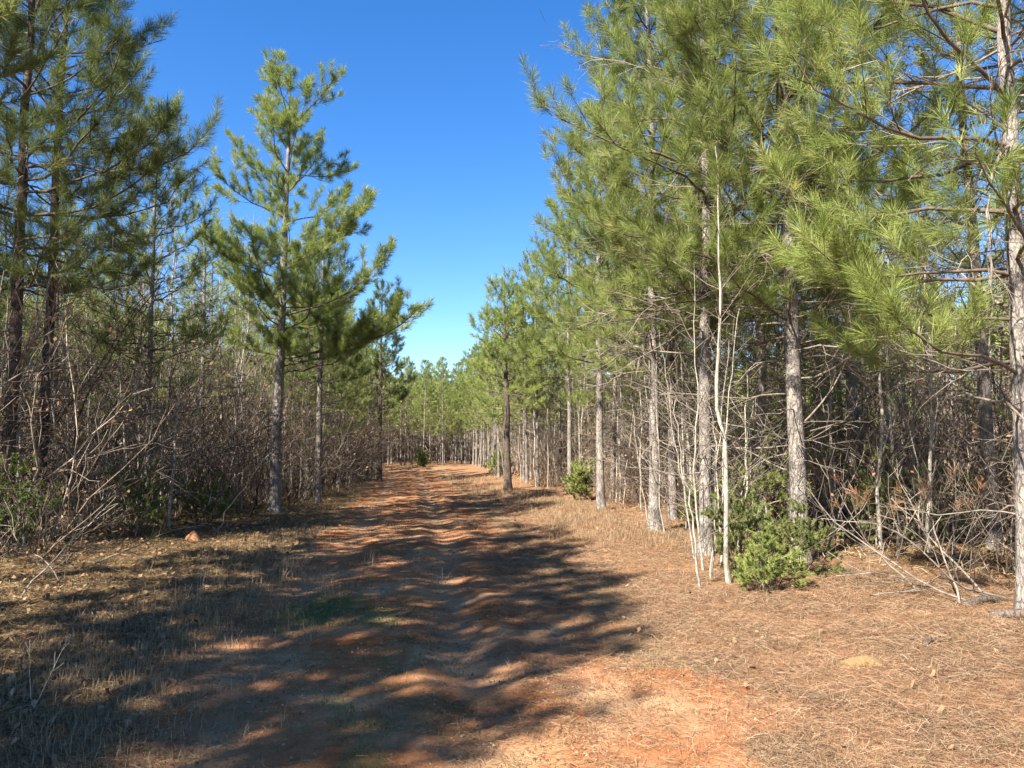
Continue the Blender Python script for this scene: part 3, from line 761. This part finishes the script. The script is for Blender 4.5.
# ------------------------------------------------------------------ evergreen bushes
def bush(seed, H, W, n=900, leaf=(0.016, 0.05), mat=None, gaps=0.3):
    rng = rgen(seed); stem = Acc(); tips = []
    for s in range(9):
        a = rng.random() * 6.28; l = rng.uniform(0.1, 0.9) * W / H
        d = np.array([math.cos(a) * l, math.sin(a) * l, 1.0]); d /= np.linalg.norm(d)
        grow(stem, np.array([math.cos(a) * .06, math.sin(a) * .06, -0.1]), d, H * rng.uniform(0.55, 0.98), 0.010, 2, rng, 5.5 / max(H, .7), 0.5, 0.12, 0.1, 0, (0.4, 1.1), 0.002, 0.05, tips)
    T = np.array([t for t, _ in tips]); D = np.array([d for _, d in tips])
    sel = rng.random(len(T)) > gaps * 0.3; T, D = T[sel], D[sel]
    fol = Acc()
    k = int(np.clip(n * 45 / max(len(T), 1), 16, 110))
    T2 = np.repeat(T, 2, 0) + rng.normal(0, 0.04 * H, (len(T) * 2, 3)); D2 = norm(np.repeat(D, 2, 0) + rng.normal(0, 0.5, (len(T) * 2, 3)) + np.array([0, 0, .3]))
    T2 = T2[T2[:, 2] > 0.02] if False else T2
    T2[:, 2] = np.maximum(T2[:, 2], 0.03)
    needles(fol, T2, D2, np.full(len(T2), 0.13), k, leaf[1], leaf[0], rng, 0, False, (0.4, 1.2), 0.0)
    root = new_obj('evergreen_bush', None)
    new_obj('foliage', fol.mesh('foliage', [mat or M_shrubgreen]), root)
    new_obj('stems', stem.mesh('stems', [M_limb]), root)
    return root
def place_bush(px, py, H, W, label, seed, mat=None, Y=None, n=900, leaf=(0.008, 0.042)):
    x, y = ground_at(px, py) if Y is None else at_depth(px, Y)
    t = bush(seed, H, W, n, leaf, mat); t.location = spot(x, y)
    tag(t, label, 'bush', 'evergreen bushes at the wood edges')
    return t
place_bush(766, 590, 0.78, 0.42, 'bright green feathery bush, lowest of its clump at the foot of the stout mottled pine', 401, n=1300)
place_bush(745, 575, 1.05, 0.5, 'yellow-green bush crowding around the white-barked sapling', 402, M_shrubolive, n=1100)
place_bush(762, 552, 2.0, 0.7, 'tall yellow-green bush behind the pale saplings', 403, M_shrubgreen, n=1600)
place_bush(795, 575, 0.9, 0.5, 'dull olive bush hugging the base of the stout mottled pine', 404, M_shrubolive, n=900)
place_bush(580, 497, 1.25, 0.6, 'round yellow-green bush between the slender pines', 405, Y=23, n=1100, leaf=(0.02, 0.07))
place_bush(870, 560, 1.5, 0.8, 'loose olive bush in shade behind the brush pile', 406, M_shrubolive, Y=11.8, n=1100)
place_bush(930, 560, 1.3, 0.6, 'small vivid green bush deep behind the brush pile', 407, Y=12.5, n=900)
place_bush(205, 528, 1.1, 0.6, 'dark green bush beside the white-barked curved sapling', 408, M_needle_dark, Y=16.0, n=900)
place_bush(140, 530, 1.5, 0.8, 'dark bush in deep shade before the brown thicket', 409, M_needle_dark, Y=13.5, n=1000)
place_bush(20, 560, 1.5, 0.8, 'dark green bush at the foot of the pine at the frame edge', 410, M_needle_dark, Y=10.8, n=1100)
if False: place_bush(620, 505, 0.9, 0.5, 'small green bush behind the straight grey pine', 411, M_shrubolive, Y=21, n=700, leaf=(0.018, .06))
if False: place_bush(535, 488, 1.1, 0.7, 'low olive bush beside the short dark-trunked pine', 412, M_shrubolive, Y=31, n=1300, leaf=(0.016, .06))
place_bush(425, 472, 1.3, 1.0, 'dark round bush where the track disappears', 413, M_shrubolive, Y=60, n=1500, leaf=(0.025, .09))
if False: place_bush(470, 473, 2.2, 0.9, 'pale green bush behind the far bend', 414, Y=54, n=1500, leaf=(0.025, .09))
place_bush(500, 478, 1.6, 0.9, 'yellow-green bush behind the short dark-trunked pine', 415, M_shrubolive, Y=44, n=1500, leaf=(0.022, .08))
place_bush(690, 530, 1.0, 0.5, 'thin olive bush behind the pinkish-grey pine', 416, M_shrubolive, Y=14.5, n=700)
place_bush(440, 545, 0.05, 0.05, 'x', 417) if False else None

# ------------------------------------------------------------------ brush pile of fallen limbs
def fallen(px, py, az, L, seed, label, curl=0.5, lvl=2, el=0.25, r=0.013, red=False, dens=4.2, Y=None, lift=0.02, wood=None, cat='fallen branch', grp='fallen limbs of the brush pile'):
    rng = rgen(seed); x, y = ground_at(px, py) if Y is None else at_depth(px, Y)
    root = new_obj('fallen_branch', None, loc=(x, y, float(gz(x, y)) + lift))
    a = Acc(); tips = []
    grow(a, np.zeros(3), (math.cos(az) * math.cos(el), math.sin(az) * math.cos(el), math.sin(el)), L, r, lvl, rng, dens, 0.6, 0.16, curl, 0, (0.35, 1.0), 0.0028, 0.12, tips)
    o = new_obj('limb', a.mesh('limb', [wood or M_dead]), root)
    if red:
        T = np.array([t for t, _ in tips]); D = np.array([d for _, d in tips]); s = rng.random(len(T)) < 0.28; f = Acc()
        needles(f, T[s] - D[s] * .1, D[s], np.full(s.sum(), 0.12), 26, 0.13, 0.003, rng, 0, True)
        new_obj('dead_needles', f.mesh('dead_needles', [M_deadneedle]), root)
    tag(root, label, cat, grp)
    return root
fallen(968, 603, 2.5, 1.9, 501, 'pale curling limb spreading its twigs up toward the stout pine', 0.55, red=False)
fallen(960, 606, 1.2, 1.5, 502, 'pale upright limb in the middle of the brush pile', 0.3, el=0.7)
fallen(1005, 600, 2.9, 1.7, 503, 'pale limb arching flat from the nearest pine across the pile', 0.25, el=0.35)
fallen(985, 598, 1.9, 1.6, 504, 'limb with rust-coloured dead needles lying against the nearest pine', 0.35, el=0.5, red=True)
fallen(915, 590, 2.3, 1.3, 505, 'small limb with rust-coloured needles behind the bare patch', 0.4, el=0.45, red=True)
fallen(945, 585, 0.9, 1.5, 506, 'pale limb crossing behind the others in the brush pile', 0.4, el=0.6, Y=9.6)
fallen(1010, 585, 1.4, 1.5, 507, 'thin grey limb standing almost upright beside the nearest pine', 0.2, el=0.95, Y=8.9)
fallen(890, 570, 1.0, 1.4, 508, 'grey leaning limb between the stout pine and the brush pile', 0.1, el=0.8, Y=10.6)
fallen(823, 565, 0.75, 1.9, 509, 'straight pale dead limb propped slantwise beside the stout pine', 0.05, el=0.95, lvl=1, r=0.02, Y=10.9)
fallen(812, 572, 1.6, 0.8, 510, 'dark rotten stub standing at the foot of the stout pine', 0.0, el=1.3, lvl=2, r=0.03, Y=10.5)
fallen(868, 598, 0.2, 1.2, 511, 'low bare branch lying in the straw before the brush pile', 0.1, el=0.08, lvl=1, r=0.009)
fallen(905, 641, 0.12, 1.2, 512, 'dark stick lying across the straw in the foreground', 0.02, el=0.02, lvl=1, r=0.013, wood=M_barkdark, grp='sticks lying on the ground', cat='stick')
fallen(610, 560, 2.3, 1.6, 513, 'thin bare branch arching over the straw by the slim free pine', 0.1, el=0.4, lvl=1, r=0.008) if False else None
fallen(22, 598, 0.5, 1.3, 514, 'pale curled branch rising from the shaded grass at the frame edge', 0.3, el=0.9, lvl=2, r=0.012, grp='bare branches at the shaded verge')
fallen(60, 585, 2.3, 1.3, 515, 'pale twiggy branch leaning toward the dark green bush', 0.2, el=0.9, lvl=2, r=0.012, grp='bare branches at the shaded verge')
fallen(95, 565, 0.3, 1.5, 516, 'long arching bare branch over the shaded verge', 0.0, el=0.5, lvl=2, r=0.012, grp='bare branches at the shaded verge')
# stump-like log at the pile
def log(px, py, az, L, r, label, seed, name='fallen_log'):
    rng = rgen(seed); x, y = ground_at(px, py); n = 9; t = np.linspace(0, 1, n)
    P = np.stack([math.cos(az) * L * t, math.sin(az) * L * t, r * 0.6 + 0.03 * np.sin(t * 5)], 1) + np.cumsum(rng.normal(0, .012, (n, 3)), 0)
    a = Acc(); a.tube(P, r * (1 - .55 * t) * (1 + rng.normal(0, .08, n)), 9, 0)
    P2 = np.array([P[0], P[0] + 1e-3 * (P[0] - P[1])]); a.tube(P2, np.array([r, 0.001]), 9, 0)
    o = new_obj(name, a.mesh(name, [M_barkdark])); o.location = spot(x, y)
    tag(o, label, 'log', 'logs by the brush pile'); return o
log(962, 606, 0.35, 0.75, 0.045, 'dark knotted log end under the brush pile', 521)
log(990, 617, -0.1, 0.9, 0.05, 'dark log lying against the foot of the nearest pine', 522)
log(925, 646, 0.5, 0.16, 0.02, 'short charred stub in the foreground straw', 523)

# small mound of sand and clods
def mound(px, py, w, h, mat, label, cat, name, seed, grp=None):
    rng = rgen(seed); x, y = ground_at(px, py); nr, na = 9, 26
    V = [[0, 0, h]]; 
    for i in range(1, nr + 1):
        t = i / nr
        for j in range(na):
            a = j / na * 6.283; rr = w * t * (1 + 0.16 * math.sin(a * 2 + seed) + 0.08 * math.sin(a * 5))
            V.append([math.cos(a) * rr, math.sin(a) * rr * .8, h * (1 - t * t) ** 1.0 * (1 + rng.normal(0, .07)) - 0.03 * t])
    V = np.array(V); F3 = np.array([[0, 1 + j, 1 + (j + 1) % na] for j in range(na)])
    F4 = np.array([[1 + i * na + j, 1 + (i + 1) * na + j, 1 + (i + 1) * na + (j + 1) % na, 1 + i * na + (j + 1) % na] for i in range(nr - 1) for j in range(na)])
    o = new_obj(name, build_mesh(name, [V], [(F3, 0, True), (F4, 0, True)], [mat])); o.location = spot(x, y)
    tag(o, label, cat, grp); return o
def earth(name, c0, c1):
    m, nt, b, out = mat_new(name); tc = N(nt, 'ShaderNodeTexCoord'); n = N(nt, 'ShaderNodeTexNoise', Scale=70.0, Detail=6.0); nt.links.new(tc.outputs['Object'], n.inputs['Vector'])
    r = ramp(nt, n.outputs['Fac'], [(0.3, c0), (0.7, c1)]); nt.links.new(r.outputs[0], b.inputs['Base Color']); b.inputs['Roughness'].default_value = 0.95
    bp = N(nt, 'ShaderNodeBump', Strength=0.8, Distance=0.02); nt.links.new(n.outputs['Fac'], bp.inputs['Height']); nt.links.new(bp.outputs[0], b.inputs['Normal'])
    return m
mound(864, 664, 0.2, 0.06, earth('yellow_sand', (0.18, 0.105, 0.038), (0.26, 0.16, 0.065)), 'small smooth mound of yellow sand in the pine straw', 'sand mound', 'sand_mound', 1)
mound(193, 541, 0.17, 0.16, earth('red_earth', (0.20, 0.08, 0.036), (0.30, 0.14, 0.065)), 'small orange earth mound in front of the dark green bush', 'earth mound', 'earth_mound', 3)

# ------------------------------------------------------------------ ground scatter
def view_pts(n, rng, ymin, ymax, power, xf, accept):
    """random points on the ground, thinning with distance"""
    out = []; tot = 0
    while tot < n:
        y = ymin * (ymax / ymin) ** (rng.random(n) ** power); x = (rng.random(n) * 2 - 1) * (xf * y + 0.6)
        k = rng.random(n) < accept(x, y); out.append(np.stack([x[k], y[k]], 1)); tot += k.sum()
    return np.concatenate(out)[:n]
def ufun(x, y): return x - xroad(y)
def litter_strips(name, P, L, w, rng, mats, label, cat, curve=0.25, lift=0.012, tilt=0.16):
    n = len(P); x, y = P[:, 0], P[:, 1]; z = gz(x, y) + lift * rng.random(n) + 0.006
    a = rng.random(n) * 6.283; e = rng.normal(0, tilt, n)
    d = np.stack([np.cos(a) * np.cos(e), np.sin(a) * np.cos(e), np.sin(e)], 1)
    s = np.stack([-np.sin(a), np.cos(a), rng.normal(0, .5, n)], 1); s = norm(s)
    dist = np.hypot(x, y); W = (w * (0.7 + dist / 10))[:, None] * 0.5; LL = (L * (0.5 + 0.9 * rng.random(n)))[:, None]
    c = np.stack([x, y, z + np.abs(np.sin(e)) * LL[:, 0] * .5], 1)
    bend = s * LL * rng.normal(0, curve, n)[:, None] * 0.5
    V = np.stack([c - d * LL * .5 - s * W, c - d * LL * .5 + s * W, c + bend + s * W, c + bend - s * W, c + d * LL * .5 + s * W * .5, c + d * LL * .5 - s * W * .5], 1).reshape(-1, 3)
    o = np.arange(n)[:, None] * 6
    me = build_mesh(name, [V], [(o + np.array([[0, 1, 2, 3]]), 0, False), (o + np.array([[3, 2, 4, 5]]), 0, False)], mats, tint=np.repeat(rng.random(n), 6))
    ob = new_obj(name, me); tag(ob, label, cat, kind='stuff'); return ob
def blades(name, P, H, w, rng, mats, label, cat, lean=0.45, tuft=6, tr=0.05):
    P = np.repeat(P, tuft, 0) + rng.normal(0, tr, (len(P) * tuft, 2)); n = len(P); x, y = P[:, 0], P[:, 1]
    hh = np.repeat(0.5 + 0.9 * rng.random(n // tuft), tuft) * H * (0.6 + 0.6 * rng.random(n))
    a = rng.random(n) * 6.283; l = np.abs(rng.normal(0, lean, n)); d = norm(np.stack([np.cos(a) * l, np.sin(a) * l, np.ones(n)], 1))
    a2 = a + 1.57; s = np.stack([np.cos(a2), np.sin(a2), np.zeros(n)], 1); dist = np.hypot(x, y); W = (w * (0.7 + dist / 12))[:, None] * 0.5
    b0 = np.stack([x, y, gz(x, y) - 0.01], 1); m_ = b0 + d * hh[:, None] * .55; d2 = norm(d + np.stack([np.cos(a) * .7, np.sin(a) * .7, -0.25 * np.ones(n)], 1) * rng.random(n)[:, None]); tp = m_ + d2 * hh[:, None] * .5
    V = np.stack([b0 - s * W, b0 + s * W, m_ + s * W * .8, m_ - s * W * .8, tp], 1).reshape(-1, 3); o = np.arange(n)[:, None] * 5
    tt = np.repeat(np.repeat(rng.random(n // tuft), tuft) * .6 + rng.random(n) * .4, 5)
    me = build_mesh(name, [V], [(o + np.array([[0, 1, 2, 3]]), 0, False), (o + np.array([[3, 2, 4]]), 0, False)], mats, tint=tt)
    ob = new_obj(name, me); tag(ob, label, cat, kind='stuff'); return ob
rng = rgen(900)
acc_r = lambda x, y: (1 - 0.85 * np.exp(-((ufun(x, y) - 1.8) / 0.8) ** 2) * sstep(0.38, 0.52, fbm(x * 1.3, y * 0.8, 11, 4)) * sstep(9.5, 6, y)) * sstep(0.8, 2.2, ufun(x, y) + 1.2 * (fbm(x * .8, y * .8, 61, 3) - .5)) * (0.35 + 0.65 * sstep(.35, .6, fbm(x * 2, y * 2, 62, 3)))
acc_l = lambda x, y: sstep(1.3, 2.6, -ufun(x, y) + 1.2 * (fbm(x * .8, y * .8, 63, 3) - .5))
acc_t = lambda x, y: sstep(2.6, 1.8, np.abs(ufun(x, y))) * (0.1 + 0.9 * sstep(.45, .65, fbm(x * 1.6, y * 1.2, 64, 3)))
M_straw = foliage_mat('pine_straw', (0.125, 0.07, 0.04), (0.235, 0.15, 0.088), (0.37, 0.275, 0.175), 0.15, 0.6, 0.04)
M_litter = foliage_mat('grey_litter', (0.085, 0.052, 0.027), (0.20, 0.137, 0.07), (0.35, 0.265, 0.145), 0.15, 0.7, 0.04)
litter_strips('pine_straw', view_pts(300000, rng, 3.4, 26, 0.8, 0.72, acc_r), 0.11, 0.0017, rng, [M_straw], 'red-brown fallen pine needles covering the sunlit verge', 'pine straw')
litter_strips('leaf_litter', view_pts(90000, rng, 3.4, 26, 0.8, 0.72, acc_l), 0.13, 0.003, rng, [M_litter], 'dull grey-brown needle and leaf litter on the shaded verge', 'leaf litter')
litter_strips('track_litter', view_pts(14000, rng, 3.4, 24, 0.9, 0.6, acc_t), 0.09, 0.0024, rng, [M_litter], 'scattered needles and bits lying on the clay track', 'litter')
litter_strips('fallen_leaves', view_pts(6500, rng, 3.4, 22, 0.8, 0.72, lambda x, y: acc_l(x, y) + 0.06 * acc_r(x, y)), 0.05, 0.022, rng, [M_deadleaf], 'small brown fallen leaves among the litter', 'leaves', lift=0.02, tilt=.5)
acc_g1 = lambda x, y: np.exp(-((ufun(x, y) - (edgeR(y) - xroad(y) - 1.2)) / 0.9) ** 2) * sstep(11, 15, y) * (0.3 + 0.7 * sstep(.4, .6, fbm(x, y, 65, 3)))
blades('dry_grass', view_pts(3600, rng, 9, 45, 0.9, 0.6, acc_g1), 0.13, 0.003, rng, [M_drygrass], 'tawny dry grass along the sunlit verge', 'dry grass')
acc_g2 = lambda x, y: np.clip(np.exp(-((ufun(x, y) + 2.3) / 0.7) ** 2) * sstep(.45, .62, fbm(x * .9, y * .7, 66, 3)) + 0.12 * acc_l(x, y), 0, 1)
blades('dry_grass', view_pts(5200, rng, 3.6, 40, 0.8, 0.72, acc_g2), 0.09, 0.0035, rng, [M_drygrass], 'wispy pale dry grass along the shaded verge', 'dry grass')
acc_g3 = lambda x, y: np.clip(np.exp(-((x + 1.95) / 0.35) ** 2 - ((y - 7.9) / 0.7) ** 2) + 0.5 * np.exp(-((ufun(x, y) + 0.35) / 0.35) ** 2) * sstep(.45, .6, fbm(x * 1.3, y * .8, 11, 3)) + 0.10 * sstep(.55, .7, fbm(x * 1.5, y * 1.5, 68, 3)), 0, 1)
blades('green_grass', view_pts(3400, rng, 3.5, 16, 0.8, 0.72, acc_g3), 0.042, 0.003, rng, [M_greengrass], 'short green grass along the middle of the track and verges', 'grass', tr=0.03)
acc_g4 = lambda x, y: np.exp(-((x + 2.6) / 0.7) ** 2 - ((y - 9.2) / 2.2) ** 2)
blades('dry_grass', view_pts(130, rng, 6, 13, 1.0, 0.6, acc_g4), 0.2, 0.0028, rng, [M_drygrass], 'pale standing grass tussocks beside the green patch', 'dry grass', tuft=10)
acc_g5 = lambda x, y: sstep(1.2, 2.2, ufun(x, y)) * (0.15 + 0.85 * sstep(.5, .65, fbm(x * 1.2, y * 1.2, 71, 3))) * sstep(0.2, -0.4, x - edgeR(y))
blades('dry_grass', view_pts(3000, rng, 3.5, 16, 0.8, 0.72, acc_g5), 0.06, 0.0022, rng, [M_drygrass], 'short dry blades poking through the straw of the sunlit verge', 'dry grass', tuft=5, lean=.9)
# under-wood litter further out
acc_w = lambda x, y: sstep(0, 1, x - edgeR(y)) + sstep(0, 1, edgeL(y) - x)
litter_strips('forest_litter', view_pts(40000, rng, 6, 50, 0.9, 0.75, acc_w), 0.22, 0.006, rng, [M_litter], 'brown litter of twigs on the floor of the wood', 'forest litter', lift=0.05, tilt=.3)

def clods(name, P, rng, label, mats, smin, smax):
    n = len(P); x, y = P[:, 0], P[:, 1]; s_ = (smin + (smax - smin) * rng.random(n) ** 4) * (0.7 + np.hypot(x, y) / 12)
    base = np.array([[1, 0, -.3], [-.5, .87, -.3], [-.5, -.87, -.3], [.15, .1, .8]]); J = base[None] * (0.6 + 0.8 * rng.random((n, 4, 1)))
    a = rng.random(n) * 6.283; ca_, sa_ = np.cos(a)[:, None], np.sin(a)[:, None]
    V = np.stack([J[..., 0] * ca_ - J[..., 1] * sa_, J[..., 0] * sa_ + J[..., 1] * ca_, J[..., 2] * .7], -1) * s_[:, None, None] + np.stack([x, y, gz(x, y) + 0.004], 1)[:, None]
    F_ = np.array([[0, 1, 3], [1, 2, 3], [2, 0, 3]])[None] + (np.arange(n) * 4)[:, None, None]
    ob = new_obj(name, build_mesh(name, [V.reshape(-1, 3)], [(F_.reshape(-1, 3), 0, False)], mats, tint=np.repeat(rng.random(n), 4))); tag(ob, label, 'soil crumbs', kind='stuff'); return ob
M_clod = foliage_mat('clay_crumbs', (0.14, 0.065, 0.03), (0.24, 0.13, 0.068), (0.34, 0.22, 0.13), 0.0, 1.0, 0.0)
clods('soil_crumbs', view_pts(42000, rng, 3.4, 22, 0.85, 0.6, lambda x, y: sstep(3.0, 1.6, np.abs(ufun(x, y))) * (0.15 + 0.85 * sstep(.4, .62, fbm(x * 2.2, y * 1.6, 81, 3)))), rng, 'loose crumbs of orange and tan clay on the track', [M_clod], 0.002, 0.013)
# tall dry weeds on the shaded verge
def weed(seed, H):
    rng = rgen(seed); a = Acc()
    for k in range(int(rng.integers(2, 5))):
        e = rng.uniform(1.2, 1.5); az = rng.random() * 6.28
        grow(a, np.array([rng.normal(0, .03), rng.normal(0, .03), -.03]), (math.cos(az) * math.cos(e), math.sin(az) * math.cos(e), math.sin(e)), H * rng.uniform(.6, 1), 0.003, 1, rng, 7, 0.22, 0.04, 0, 0, (0.3, 0.7), 0.0014, 0.35)
    return a
M_weed = twig_mat('dry_weed_stalk', (0.28, 0.22, 0.15), (0.40, 0.33, 0.23), (0.55, 0.47, 0.34))
weed_v = [single(weed(600 + i, 0.55), 'dry_weed', [M_weed]) for i in range(3)]
for k, (px, py, s, lb) in enumerate([(535, 0, 0, ''), (200, 590, 1.3, 'dry weed stalk rising past the orange earth mound'), (202, 598, 1.1, 'shorter dry weed stalk in front of the orange earth mound'), (221, 574, .8, 'dry weed stalk beyond the orange earth mound'),
        (282, 548, .9, 'dry weed stalk nearest the tall free-standing pine'), (315, 560, .7, 'dry weed stalk by the pale tussocks'), (145, 575, .8, 'dry weed stalk before the dark bush in the thicket'), (178, 580, .6, 'small dry weed in the middle of the shaded verge'),
        (36, 705, .9, 'dry weed stalk standing alone nearest the camera'), (100, 640, .5, 'short dry weed among fallen leaves on the verge'), (255, 600, .6, 'short dry weed where the litter catches the sun'), (60, 600, 1.0, 'dry weed under the leaning twiggy branch'),
        (330, 545, .6, 'small dry weed at the track side under the thin reddish pine'), (1018, 705, .5, 'dry weed on the sunlit straw at the frame edge')]):
    if k == 0: continue
    x, y = ground_at(px, py); t = put1(weed_v[k % 3], spot(x, y), k * 1.3, s); tag(t, lb, 'dry weed', 'dry weed stalks on the verges')

# ------------------------------------------------------------------ far-off wood, one mass
rng = rgen(990); acc = Acc()
n = 15000
ang = rng.uniform(-1.05, 1.05, n); ang[:4000] *= 0.3; rr = rng.uniform(0, 1, n) * 10 + np.interp(np.abs(ang), [0, .25, .5, 1.05], [90, 76, 44, 34])
x = np.sin(ang) * rr - 8 * np.exp(-(ang / .2) ** 2); y = np.cos(ang) * rr
hmax = 8.6 + 1.6 * vnoise(ang * 60, ang * 0, 3)
hz = rng.random(n) ** 0.8 * hmax
c = np.stack([x, y, hz - .4], 1)
dd = norm(rng.normal(size=(n, 3)) + np.array([0, 0, .8]))
needles(acc, c[hz < 3.2], dd[hz < 3.2], np.full((hz < 3.2).sum(), 0.9), 26, 0.75, 0.13, rng, 2, False, (0.5, 1.4))
needles(acc, c[hz > 2.6], dd[hz > 2.6], np.full((hz > 2.6).sum(), 0.9), 26, 0.75, 0.13, rng, 0, False, (0.5, 1.4))
for k in range(1600):
    a = rng.uniform(-1.05, 1.05); r_ = np.interp(abs(a), [0, .25, .5, 1.05], [90, 76, 44, 34]) + rng.uniform(-2, 8)
    p = np.array([math.sin(a) * r_, math.cos(a) * r_, -0.8]); grow(acc, p, (rng.normal(0, .06), rng.normal(0, .06), 1), rng.uniform(4, 8), 0.05, 1, rng, 1.6, 0.3, .05, 0, 1, (0.5, 1.1), 0.02)
o = new_obj('distant_woodland', acc.mesh('distant_woodland', [M_needle, M_brush, M_brush])); tag(o, 'far-off pine wood filling the gaps between the trunks', 'woodland', kind='stuff')
ORD2 = list(ORD)
for w_, nx_ in (('twenty', 'thirtieth'), ('thirty', 'fortieth'), ('forty', 'fiftieth'), ('fifty', 'sixtieth'), ('sixty', 'seventieth'), ('seventy', 'eightieth'), ('eighty', 'ninetieth'), ('ninety', 'hundredth')): ORD2 += [w_ + '-' + o_ for o_ in ORD[:9]] + [nx_]
by = {}
for o in S.objects:
    if o.parent is None and 'label' in o and o.get('group') and o.location.y > 2 and abs(o.location.x) < 0.8 * o.location.y + 3: by.setdefault(o['label'], []).append(o)
for lb, L_ in by.items():
    if 1 < len(L_) <= len(ORD2):
        for k_, o in enumerate(sorted(L_, key=lambda q: q.location.x / q.location.y)): o['label'] = f'{ORD2[k_]} from left, {lb}'
print('objects', len(bpy.data.objects), 'trees', len(TREES))
